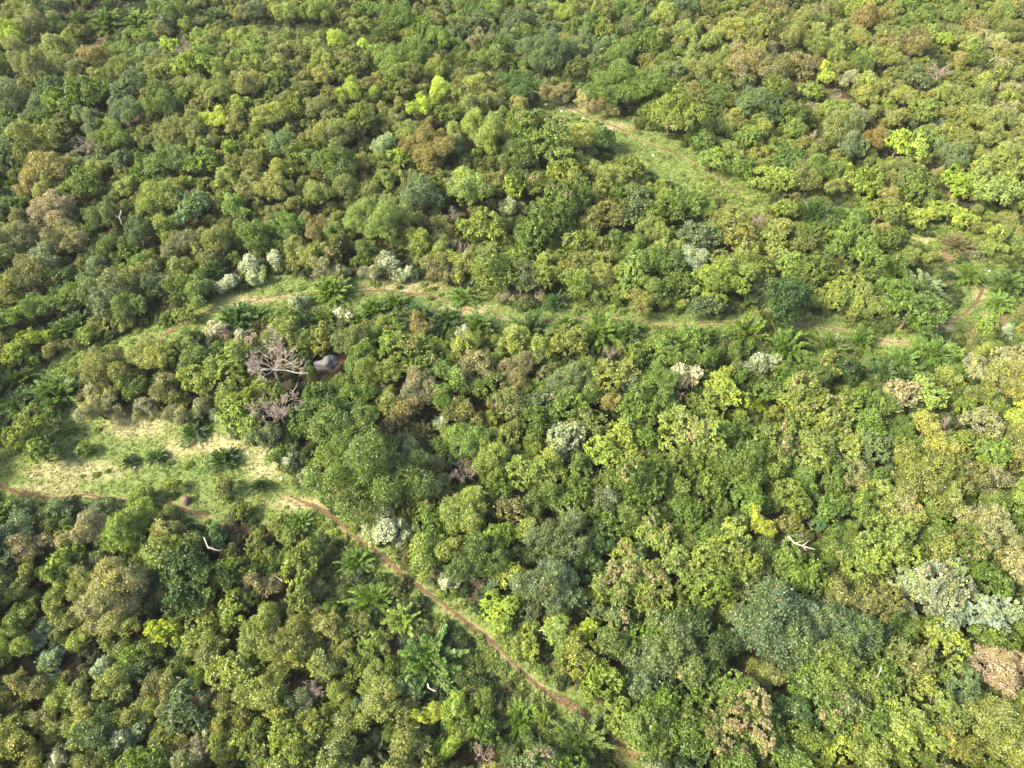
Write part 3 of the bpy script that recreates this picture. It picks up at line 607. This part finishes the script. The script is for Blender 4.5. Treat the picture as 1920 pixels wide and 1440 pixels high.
# ------------------------------------------------------------------ build the plants
def props(o, label=None, cat=None, group=None, kind=None):
    if label: o['label'] = label
    if cat: o['category'] = cat
    if group: o['group'] = group
    if kind: o['kind'] = kind
def tint_of(p, amp=0.12):
    c = np.array(COL[p['col']][0])*ALB
    if p['kind'] == 'A' and p['col'] in 'gd': c = c*np.array([1.1, 1.22, .95])
    r = np.random.default_rng(int(p['x']*731+p['y']*177+99999))
    n_ = np.clip(r.normal(0, 1, 3), -1.6, 1.6); c = c*(1+n_[0]*amp)*np.array([1+n_[1]*.06, 1, 1+n_[2]*.08])
    if p['col'] == 'r' and p['kind'] == 'A': c = np.array([.15, .135, .055])
    return [float(max(v, .01)) for v in c]
def place(p, k):
    key, pr = pick(p['kind'], p['r'], k)
    s = p['r']/pr['R']; z0 = float(hill(p['x'], p['y']))
    e = bpy.data.objects.new(p['nm'], None); C.objects.link(e)
    e.empty_display_size = .3
    H = pr['H']
    e.location = (p['x'], p['y'], z0-.05); e.rotation_euler = (0, 0, random.uniform(0, 6.28))
    hs = p['h']/H if p['kind'] not in 'D' else s         # stretch so the crown's centre sits at its height
    q = random.uniform(.84, 1.19); e.scale = (s*q, s/q, 1)
    props(e, p['label'], p['ct'], GROUP.get(p['nm']))
    t = bpy.data.objects.new({'A': 'stems', 'D': 'branches'}.get(p['kind'], 'trunk'), pr['trunk']); C.objects.link(t); t.parent = e
    t.scale = (1, 1, hs)
    if p['kind'] == 'D': t.scale = (1, 1, (p['h']+.5*p['r'])/3.2)
    if p['kind'] == 'A': t.location = (0, 0, .12*s+.4); t.scale = (1, 1, s)
    if pr['mesh'] is not None:
        c = bpy.data.objects.new('crown', pr['mesh']); C.objects.link(c); c.parent = e
        c.location = (0, 0, p['h'] if p['kind'] != 'A' else .12*s+.4)
        c.scale = (1, 1, s*random.uniform(.9, 1.15))
        c.rotation_euler = (random.gauss(0, .07), random.gauss(0, .07), 0) if p['kind'] != 'A' else (random.gauss(0, .14), random.gauss(0, .14), 0)
        c['tint'] = tint_of(p); c['bloom'] = float(p['bloom'])
    return e
for i, p in enumerate(things): place(p, random.randrange(1000))

# ------------------------------------------------------------------ the mass: rest of the wood, undergrowth, as instanced foliage
SRC = bpy.data.collections.new("foliage_sources")      # not linked to the scene
src_meshes = []
for key in ('Ts', 'Tm', 'Fs', 'Fm', 'W', 'V', 'A'):
    for d in PROTO[key]: src_meshes.append((key, d))
herb_i = len(src_meshes)
def herb(name, seed):
    global rng
    keep = rng; rng = np.random.default_rng(seed); n = 60
    d = rdir(n); d[:, 2] = abs(d[:, 2])+.15; d = unit(d); V = []; T = []
    for j in range(7):
        p = d*.28*rng.uniform(.5, 1, (n, 1)); ax = unit(d+rdir(n)*.9); V.append(leaves(p, ax, unit(d+rdir(n)*.5+np.array([0, 0, .6])), rng.uniform(.08, .16, n), rng.uniform(.04, .075, n)))
        T.append(np.stack([rng.uniform(.7, 1.3, n), np.clip(rng.normal(.3, .2, n), 0, 1), np.full(n, 3.0)], 1))
    rng = keep
    return quad_mesh(name, np.concatenate(V), np.concatenate(T), [LEAF])
for i in range(3): src_meshes.append(('H', dict(mesh=herb("herb", 200+i), R=.35, H=0)))
for i, (key, d) in enumerate(src_meshes):
    SRC.objects.link(bpy.data.objects.new(f"source_{i:02d}", d['mesh']))
IDX = {}
for i, (key, d) in enumerate(src_meshes): IDX.setdefault(key, []).append(i)
def gn_tree():
    g = bpy.data.node_groups.new("scatter", 'GeometryNodeTree')
    g.interface.new_socket("Geometry", in_out='INPUT', socket_type='NodeSocketGeometry'); g.interface.new_socket("Geometry", in_out='OUTPUT', socket_type='NodeSocketGeometry')
    i = g.nodes.new("NodeGroupInput"); o = g.nodes.new("NodeGroupOutput"); ip = g.nodes.new("GeometryNodeInstanceOnPoints")
    ci = g.nodes.new("GeometryNodeCollectionInfo"); ci.inputs[0].default_value = SRC; ci.inputs[1].default_value = True; ci.inputs[2].default_value = True
    ip.inputs['Pick Instance'].default_value = True
    def na(n, t):
        a = g.nodes.new("GeometryNodeInputNamedAttribute"); a.data_type = t; a.inputs[0].default_value = n; return a.outputs[0]
    g.links.new(i.outputs[0], ip.inputs['Points']); g.links.new(ci.outputs[0], ip.inputs['Instance'])
    g.links.new(na('proto', 'INT'), ip.inputs['Instance Index']); g.links.new(na('turn', 'FLOAT_VECTOR'), ip.inputs['Rotation']); g.links.new(na('size', 'FLOAT_VECTOR'), ip.inputs['Scale'])
    g.links.new(ip.outputs[0], o.inputs[0]); return g
GN = gn_tree()
def scatter(name, label, rows):
    """rows: (x, y, z, proto, turn xyz, size xyz, tint, bloom)"""
    n = len(rows); me = bpy.data.meshes.new(name); me.from_pydata([r[:3] for r in rows], [], [])
    def at(nm, t, vals, f):
        a = me.attributes.new(nm, t, 'POINT'); a.data.foreach_set(f, np.array(vals, np.float32 if t != 'INT' else np.int32).reshape(-1))
    at('proto', 'INT', [r[3] for r in rows], 'value'); at('turn', 'FLOAT_VECTOR', [r[4] for r in rows], 'vector'); at('size', 'FLOAT_VECTOR', [r[5] for r in rows], 'vector')
    at('tint', 'FLOAT_COLOR', [(*r[6], 1) for r in rows], 'color'); at('bloom', 'FLOAT', [r[7] for r in rows], 'value')
    o = bpy.data.objects.new(name, me); C.objects.link(o); props(o, label, kind='stuff')
    m = o.modifiers.new("scatter", 'NODES'); m.node_group = GN
    return o
rows = []
for p in mass:
    key, pr = pick(p['kind'], p['r'], 0)
    if key not in IDX: continue
    i = random.choice(IDX[key]); s = p['r']/src_meshes[i][1]['R']
    rows.append((p['x'], p['y'], float(hill(p['x'], p['y']))+p['h'], i, (random.gauss(0, .07), random.gauss(0, .07), random.uniform(0, 6.28)), (s, s, s*random.uniform(.85, 1.15)), tint_of(p), p['bloom']))
scatter("woodland", "unbroken canopy of smaller crowns filling the woods and beyond the frame", rows)
print("things", len(things), "mass", len(rows))
# undergrowth: low bushes on the forest floor
rows = []
n = 42000; xs = rng.uniform(-120, 120, n); ys = rng.uniform(0, 158, n)
zs = hill(xs, ys); px, py, ppm = project(xs, ys, zs+.35)
ok = (px > -80) & (px < 2000) & (py > -60) & (py < 1500) & ~openness(px, py, -4, ppm)
keep_open = (px > -80) & (px < 2000) & (py > -60) & (py < 1500) & openness(px, py, -4, ppm)
for x, y, z, a, b in zip(xs[ok], ys[ok], zs[ok], px[ok], py[ok]):
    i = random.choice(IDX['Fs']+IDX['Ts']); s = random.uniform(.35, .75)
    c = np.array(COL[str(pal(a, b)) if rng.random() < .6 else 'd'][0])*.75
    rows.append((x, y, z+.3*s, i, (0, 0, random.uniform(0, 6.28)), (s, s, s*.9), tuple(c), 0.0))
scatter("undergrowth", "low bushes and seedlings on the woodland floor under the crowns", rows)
# low herbs over the open strips and the wood edges
rows = []
HERBZ = [(900,1260,110,80),(830,1180,40,60),(760,1120,40,40),(1000,1300,60,40),(640,1130,60,70),(1200,625,150,16),(1650,650,90,20),(1640,700,120,40),(120,700,120,50),(1000,640,120,20),(900,545,80,18),(1180,560,120,22),(1400,360,90,30),(1780,440,120,30),(620,1050,60,80)]
n = 260000; xs = rng.uniform(-100, 100, n); ys = rng.uniform(0, 140, n); zs = hill(xs, ys); px, py, ppm = project(xs, ys, zs+.1)
vis = (px > -30) & (px < 1950) & (py > -20) & (py < 1460)
hz = ell(px, py, HERBZ); op = openness(px, py, 14, ppm); core = np.zeros(n, bool)
for (_a, _b, wd, _v, pts) in PATHS: core |= seg_dist(px, py, pts) < wd*ppm*.75
st = ell(px, py, STRAW)
dens = np.where(op, .05, 0)+hz*.8; dens = np.where(op & (st > .2), dens*.25, dens)
ok = vis & (rng.random(n) < dens) & ~core
for x, y, z, a, b in zip(xs[ok], ys[ok], zs[ok], px[ok], py[ok]):
    s = random.uniform(.5, 1.35)**1.3; c = np.array(COL[random.choice('llgkYll')][0])*random.uniform(1.0, 1.4)
    rows.append((x, y, z-.02, random.choice(IDX['H']), (0, 0, random.uniform(0, 6.28)), (s, s, s*random.uniform(.7, 1.1)), tuple(c), 0.0))
scatter("ground_cover", "low green herbs dotted over the clearings and beside the tracks", rows)
print("herbs", len(rows))

# ------------------------------------------------------------------ ground
gx = np.concatenate([[-4000, -1500, -600, -260, -170], np.arange(-125, 125.01, .4), [170, 260, 600, 1500, 4000]])
gy = np.concatenate([[-4000, -1500, -500, -120, -30], np.arange(-5, 165.01, .4), [200, 300, 600, 1500, 6000]])
GX, GY = np.meshgrid(gx, gy); Z = hill(GX, GY)+.03*np.sin(GX*1.9+GY*.7)*np.cos(GY*2.3-GX)
nyy, nxx = GX.shape; idx = np.arange(nxx*nyy).reshape(nyy, nxx)
F = np.stack([idx[:-1, :-1], idx[:-1, 1:], idx[1:, 1:], idx[1:, :-1]], -1).reshape(-1, 4)
me = bpy.data.meshes.new("ground"); me.vertices.add(nxx*nyy); me.vertices.foreach_set("co", np.stack([GX, GY, Z], -1).reshape(-1).astype(np.float32))
me.loops.add(F.size); me.loops.foreach_set("vertex_index", F.reshape(-1).astype(np.int32)); me.polygons.add(len(F)); me.polygons.foreach_set("loop_start", np.arange(0, F.size, 4, dtype=np.int32)); me.update(calc_edges=True)
me.polygons.foreach_set("use_smooth", np.ones(len(F), bool))
with np.errstate(all='ignore'):
    PX, PY, PP = project(GX, GY, Z); good = (GY > -5) & (GY < 160) & (abs(GX) < 126)
    PX = np.where(good, PX, -9999); PY = np.where(good, PY, -9999); PP = np.where(good, PP, 10)
soil = np.zeros(GX.shape); grass = np.zeros(GX.shape)
for (_a, _b, wd, vg, pts) in PATHS:
    d = seg_dist(PX, PY, pts)/np.maximum(PP, 1)
    soil = np.maximum(soil, np.clip(1.1-d/(wd*1.3), 0, 1)*.8); grass = np.maximum(grass, np.clip(1.6-d/vg, 0, 1))
for poly in CLEARINGS:
    grass = np.maximum(grass, np.clip(1-seg_dist(PX, PY, poly+[poly[0]])/25, 0, 1)*.8); grass = np.maximum(grass, in_poly(PX, PY, poly)*1.0)
straw = ell(PX, PY, STRAW); red = ell(PX, PY, SCRUB_RED)
a = me.attributes.new("cover", 'FLOAT_COLOR', 'POINT'); a.data.foreach_set("color", np.stack([soil, straw, grass, red], -1).reshape(-1).astype(np.float32))
gm, nt = new_mat("ground"); L = nt.links
at = N(nt, "ShaderNodeAttribute", attribute_name='cover'); sp = N(nt, "ShaderNodeSeparateColor"); L.new(at.outputs['Color'], sp.inputs[0])
tc = N(nt, "ShaderNodeTexCoord")
def noise(scale, det=6, rough=.6):
    n_ = N(nt, "ShaderNodeTexNoise"); n_.inputs['Scale'].default_value = scale; n_.inputs['Detail'].default_value = det; n_.inputs['Roughness'].default_value = rough
    L.new(tc.outputs['Object'], n_.inputs[0]); return n_.outputs[0]
def thr(v, mask, w=3.0):       # mask broken up by noise
    s = mathn(nt, 'ADD', mask, mathn(nt, 'SUBTRACT', v, .5)); return mathn(nt, 'MULTIPLY', mathn(nt, 'SUBTRACT', s, .42), w, True)
n1, n2, n3 = noise(.9), noise(4.5), noise(18)
litter = mixc(nt, n2, (.030, .020, .013), (.085, .052, .032))
grassc = mixc(nt, n1, (.060, .112, .024), (.145, .195, .046)); grassc = mixc(nt, mathn(nt, 'MULTIPLY', n3, .5), grassc, (.21, .21, .085))
strawc = mixc(nt, n2, (.20, .20, .08), (.42, .36, .21)); soilc = mixc(nt, n2, (.14, .09, .045), (.32, .23, .13))
redc = mixc(nt, n2, (.13, .075, .042), (.23, .155, .09))
c = mixc(nt, thr(n2, sp.outputs[2]), litter, grassc)
c = mixc(nt, mathn(nt, 'MULTIPLY', thr(n2, at.outputs['Alpha']), .8), c, redc)
c = mixc(nt, thr(mathn(nt, 'ADD', mathn(nt, 'MULTIPLY', n1, .5), mathn(nt, 'MULTIPLY', n2, .5)), mathn(nt, 'MULTIPLY', sp.outputs[1], .95), 1.7), c, strawc)
c = mixc(nt, thr(n2, mathn(nt, 'MULTIPLY', sp.outputs[0], .9)), c, soilc)
c = mixc(nt, .5, c, mixc(nt, n3, (.6, .6, .6), (1.35, 1.35, 1.35)), 'MULTIPLY')
p = N(nt, "ShaderNodeBsdfPrincipled"); p.inputs['Roughness'].default_value = .95; L.new(c, p.inputs['Base Color']); p.inputs['Specular IOR Level'].default_value = .1
bm_ = N(nt, "ShaderNodeBump"); bm_.inputs['Strength'].default_value = .9; bm_.inputs['Distance'].default_value = .12; L.new(n2, bm_.inputs['Height']); L.new(bm_.outputs[0], p.inputs['Normal'])
o = N(nt, "ShaderNodeOutputMaterial"); L.new(p.outputs[0], o.inputs[0])
me.materials.append(gm); g = bpy.data.objects.new("ground", me); C.objects.link(g); props(g, "uneven ground with grass, straw and red-brown leaf litter", kind='structure')

# paths: thin worn strips with ragged edges lying on the ground
def path_mat():
    m, nt = new_mat("trodden_soil"); L = nt.links; tc = N(nt, "ShaderNodeTexCoord")
    def nz(s, d=6):
        n_ = N(nt, "ShaderNodeTexNoise"); n_.inputs['Scale'].default_value = s; n_.inputs['Detail'].default_value = d; L.new(tc.outputs['Object'], n_.inputs[0]); return n_.outputs[0]
    c = mixc(nt, nz(1.1), (.070, .040, .025), (.140, .088, .055)); c = mixc(nt, mathn(nt, 'MULTIPLY', mathn(nt, 'SUBTRACT', nz(5), .52), 5, True), c, (.14, .13, .045))
    c = mixc(nt, .5, c, mixc(nt, nz(25), (.55,)*3, (1.4,)*3), 'MULTIPLY')
    p = N(nt, "ShaderNodeBsdfPrincipled"); p.inputs['Roughness'].default_value = .95; p.inputs['Specular IOR Level'].default_value = .1; L.new(c, p.inputs['Base Color'])
    o = N(nt, "ShaderNodeOutputMaterial"); L.new(p.outputs[0], o.inputs[0]); return m
PM = path_mat()
for (nm, lab, wd, vg, pts) in PATHS:
    x, y = unproject([q[0] for q in pts], [q[1] for q in pts]); P = np.stack([x, y], 1)
    seg = np.r_[0, np.cumsum(np.linalg.norm(np.diff(P, axis=0), axis=1))]; s = np.arange(0, seg[-1], .22)
    cx = np.interp(s, seg, P[:, 0]); cy = np.interp(s, seg, P[:, 1])
    ker = np.ones(13)/13
    cx = np.convolve(np.pad(cx, 6, 'edge'), ker, 'valid'); cy = np.convolve(np.pad(cy, 6, 'edge'), ker, 'valid')
    cx = cx+.12*np.sin(s*.9); cy = cy+.12*np.cos(s*1.1)
    T_ = unit(np.stack([np.gradient(cx), np.gradient(cy)], 1)); Nn = np.stack([-T_[:, 1], T_[:, 0]], 1)
    env = np.clip(.62+.45*np.sin(s*.55+pts[0][0])*np.sin(s*.23+2)+.25*np.sin(s*.31), .02 if wd < .5 else .35, 1.3)
    verts, faces = [], []
    offs = np.linspace(-1, 1, 5); wl = wd*.5*env*(1+rng.normal(0, .3, len(s))); wr = wd*.5*env*(1+rng.normal(0, .3, len(s)))
    fade = np.clip(np.minimum(s, s[-1]-s)/1.0, .05, 1)
    for i in range(len(s)):
        for o_ in offs:
            hw = (wl[i] if o_ < 0 else wr[i])*fade[i]; X = cx[i]+Nn[i, 0]*o_*hw; Y = cy[i]+Nn[i, 1]*o_*hw
            verts.append((X, Y, float(hill(X, Y))+.03*math.sin(X*1.9+Y*.7)*math.cos(Y*2.3-X)+(.022 if abs(o_) < .9 else .006)))
    for i in range(len(s)-1):
        for j in range(4): faces.append((i*5+j, i*5+j+1, (i+1)*5+j+1, (i+1)*5+j))
    me = bpy.data.meshes.new(nm); me.from_pydata(verts, [], faces); me.materials.append(PM)
    o = bpy.data.objects.new(nm, me); C.objects.link(o); props(o, lab, kind='structure')

# grass: short green and straw tufts over the open ground
n = 620000; xs = rng.uniform(-75, 90, n); ys = rng.uniform(5, 130, n); zs = hill(xs, ys)+.03*np.sin(xs*1.9+ys*.7)*np.cos(ys*2.3-xs); px, py, ppm = project(xs, ys, zs)
ok = (px > -30) & (px < 1950) & (py > -20) & (py < 1460) & openness(px, py, 10, ppm)
dpath = np.full(n, 1e9)
for (_a, _b, wd, _v, pts) in PATHS: dpath = np.minimum(dpath, seg_dist(px, py, pts)/ppm/wd)
ok &= (dpath > .34) | (rng.random(n) < .2)
clump = np.sin(xs*2.1+np.sin(ys*1.7)*1.3)*np.sin(ys*2.4+np.sin(xs*1.3))
ok &= rng.random(n) < .75+.25*clump
xs, ys, zs, px, py = xs[ok], ys[ok], zs[ok], px[ok], py[ok]; st = ell(px, py, STRAW); n = len(xs)
dry = rng.random(n) < st*.7+.12
V, T = [], []
for j in range(6):
    az = rng.uniform(0, 6.28, n); til = rng.uniform(.2, 1.1, n)
    D = np.stack([np.cos(az)*np.sin(til), np.sin(az)*np.sin(til), np.cos(til)], 1); P = np.stack([xs+rng.normal(0, .05, n), ys+rng.normal(0, .05, n), zs-.01], 1)
    V.append(leaves(P, D, unit(np.array([0, 0, 1.0])+rng.normal(0, .3, (n, 3))), rng.uniform(.09, .22, n), rng.uniform(.03, .06, n))); T.append(rng.uniform(.7, 1.3, n))
V = np.concatenate(V); tv = np.concatenate(T); dr = np.tile(dry, 6)
def grass_obj(nm, lab, sel, tint):
    t = np.stack([tv[sel], rng.random(sel.sum())*.6, np.full(sel.sum(), 3.0)], 1)
    me = quad_mesh(nm, V[sel], t, [LEAF]); o = bpy.data.objects.new(nm, me); C.objects.link(o); o['tint'] = tint; o['bloom'] = 0.0; props(o, lab, kind='stuff')
grass_obj("grass", "short green grass over the clearing and along the tracks", ~dr, [.115, .18, .038])
grass_obj("dry_grass", "straw-coloured dry grass on the clearing", dr, [.34, .30, .155])
print("grass", n)

# ------------------------------------------------------------------ rock, stump, fallen wood, litter
def blob(name, rad, seed, mat, rough=.22):
    import bmesh
    bm = bmesh.new(); bmesh.ops.create_icosphere(bm, subdivisions=4, radius=1); r = random.Random(seed)
    ph = [(np.array([r.gauss(0, 1) for _ in range(3)])*f, r.uniform(0, 6), a) for f, a in ((1.6, rough), (1.9, rough), (3.5, rough*.45), (4.2, rough*.4), (8, rough*.2), (9, rough*.2), (16, rough*.12), (27, rough*.09), (31, rough*.08))]
    for v in bm.verts:
        c = np.array(v.co); k = 1+sum(a*math.sin(float(c@f)+p_) for f, p_, a in ph); v.co = (c[0]*rad[0]*k, c[1]*rad[1]*k, c[2]*rad[2]*k)
    me = bpy.data.meshes.new(name); bm.to_mesh(me); bm.free(); me.materials.append(mat)
    for p_ in me.polygons: p_.use_smooth = True
    return me
def put(name, me, px, py, h, lab, cat, rot=(0, 0, 0), group=None):
    x, y = unproject(px, py, h); o = bpy.data.objects.new(name, me); C.objects.link(o)
    o.location = (float(x), float(y), float(hill(x, y))+h); o.rotation_euler = rot; props(o, lab, cat, group); return o
put("rock", blob("rock", (1.0, .6, .65), 5, ROCK, .30), 612, 682, 1.5, "grey weathered rock poking out of the bushes beside the leafless tree", "rock", (0, 0, .15))
stump = bpy.data.objects.new("tree_stump", None); C.objects.link(stump); sx, sy = unproject(348, 938, .3); stump.location = (float(sx), float(sy), float(hill(sx, sy)))
props(stump, "short brown stump standing in the grass below the clearing", "stump")
tb = Tubes(); tb.tube([(0, 0, -.2), (.02, 0, .2), (0, .03, .6), (0, .03, .62)], [.42, .33, .28, .01], 14); o = bpy.data.objects.new("stump_wood", tb.mesh("stump_wood", bark_material("stump_bark", (.08, .045, .028), (.19, .125, .085)))); C.objects.link(o); o.parent = stump
def fallen(name, pxs, h, rad, lab, cat="branch", seed=1, side=3):
    r = random.Random(seed); P = []
    for (a, b) in pxs:
        x, y = unproject(a, b, h); P.append((float(x), float(y), float(hill(x, y))+h+r.uniform(-.05, .12)))
    base = np.array(P[0]); P = [np.array(q)-base for q in P]; tb = Tubes(); tb.tube(P, np.linspace(rad, rad*.35, len(P)), 6)
    for k in range(side):
        i = r.randrange(1, len(P)); d = np.array([r.gauss(0, .7), r.gauss(0, .7), r.uniform(.1, .6)]); L_ = np.linalg.norm(P[-1])*r.uniform(.15, .35)
        tb.tube([P[i], P[i]+d*L_*.5, P[i]+d*L_+np.array([r.gauss(0, .1), r.gauss(0, .1), .05])], [rad*.5, rad*.35, rad*.12], 5)
    o = bpy.data.objects.new(name, tb.mesh(name, PALEBARK)); C.objects.link(o); o.location = base; props(o, lab, cat)
fallen("fallen_tree", [(490,692),(510,694),(535,695),(556,699),(578,701)], 2.3, .10, "long pale fallen trunk lying on the bushes beside the grey rock", "dead trunk", 1, 4)
fallen("fallen_branch", [(480,744),(495,735),(512,722),(530,722),(550,735)], 2.0, .06, "pale bare branch arching over bushes below the fallen trunk", "branch", 2, 6)
fallen("dead_branch", [(802,1282),(804,1290),(811,1294),(818,1296)], 3.0, .06, "small white forked twig bright against dark foliage by the feathery shrub", "branch", 3, 2)
fallen("dead_branch", [(1478,1005),(1490,1018),(1505,1024),(1528,1030)], 3.6, .08, "long bare crooked limb reaching out of the dying tree", "branch", 4, 4)
fallen("dead_branch", [(383,1008),(390,1026),(402,1031),(413,1034),(418,1030)], 2.8, .05, "pale curved limb in front of the blue-green crown", "branch", 5, 2)
fallen("dead_branch", [(1652,1252),(1648,1262),(1643,1270)], 4.0, .05, "short pale limb showing through the yellow-olive tree by the grey-green one", "branch", 6, 1)
fallen("dead_branch", [(1010,1182),(1022,1181),(1032,1180)], 1.6, .05, "brown bare limb in the dark gap beside the footpath", "branch", 7, 1)
fallen("dead_branch", [(1855,115),(1864,110),(1877,106)], 3.0, .08, "pale bare limb above the upper light wood near the corner", "branch", 8, 1)
fallen("dead_branch", [(530,1090),(516,1080)], 2.5, .03, "thin pale twig standing out of the brown shrubs of the lower wood", "branch", 9, 2)
fallen("dead_branch", [(228,395),(224,408),(229,422)], 3.2, .05, "short pale limb showing among small olive crowns of the upper wood", "branch", 10, 1)
wh = blob("white_stone", (.11, .09, .06), 9, WHITE, .12)
LIT = [(447,572,"beside the track at the wood's edge"),(343,806,"at the top of the straw clearing beside the dark shrub"),(253,876,"in the middle of the grass of the clearing"),(465,850,"on the straw grass toward the huge round tree"),(527,898,"at the clearing's end near the huge round tree"),
       (1024,196,"first at the upper end of the upper grassy strip"),(1053,209,"second along the upper grassy strip"),(1094,222,"third along the upper grassy strip"),(1105,236,"fourth along the upper grassy strip"),(1147,241,"beside the bare patch of the upper strip"),
       (1225,292,"farthest down the upper grassy strip"),(1828,532,"above the bare patch at the track's end"),(1867,544,"beyond the bare patch at the track's end"),(1855,508,"highest on the grass at the track's end"),(1776,597,"beside the bend of the middle track"),(60,892,"at the corner of the clearing by the red track")]
for (a, b, l) in LIT:
    o = put("white_stone", wh, a, b, .05, f"small white stone {l}", "stone", (0, 0, random.uniform(0, 6)), "small white stones in the grass"); s = 1.0 if b > 500 else 1.5; o.scale = (s, s, s)

# ------------------------------------------------------------------ thin air haze
x0, x1, y0, y1, z0, z1 = -4050, 4050, -4050, 6050, -3.0, 55.0
me = bpy.data.meshes.new("haze"); me.from_pydata([(x0,y0,z0),(x1,y0,z0),(x1,y1,z0),(x0,y1,z0),(x0,y0,z1),(x1,y0,z1),(x1,y1,z1),(x0,y1,z1)], [], [(0,3,2,1),(4,5,6,7),(0,1,5,4),(1,2,6,5),(2,3,7,6),(3,0,4,7)])
hm, nt = new_mat("haze"); pv = N(nt, "ShaderNodeVolumePrincipled"); pv.inputs['Color'].default_value = (.95, .93, .88, 1); pv.inputs['Density'].default_value = .00010
o = N(nt, "ShaderNodeOutputMaterial"); nt.links.new(pv.outputs[0], o.inputs['Volume']); me.materials.append(hm)
hz = bpy.data.objects.new("haze", me); C.objects.link(hz); props(hz, "faint haze in the air over the woods", kind='stuff')
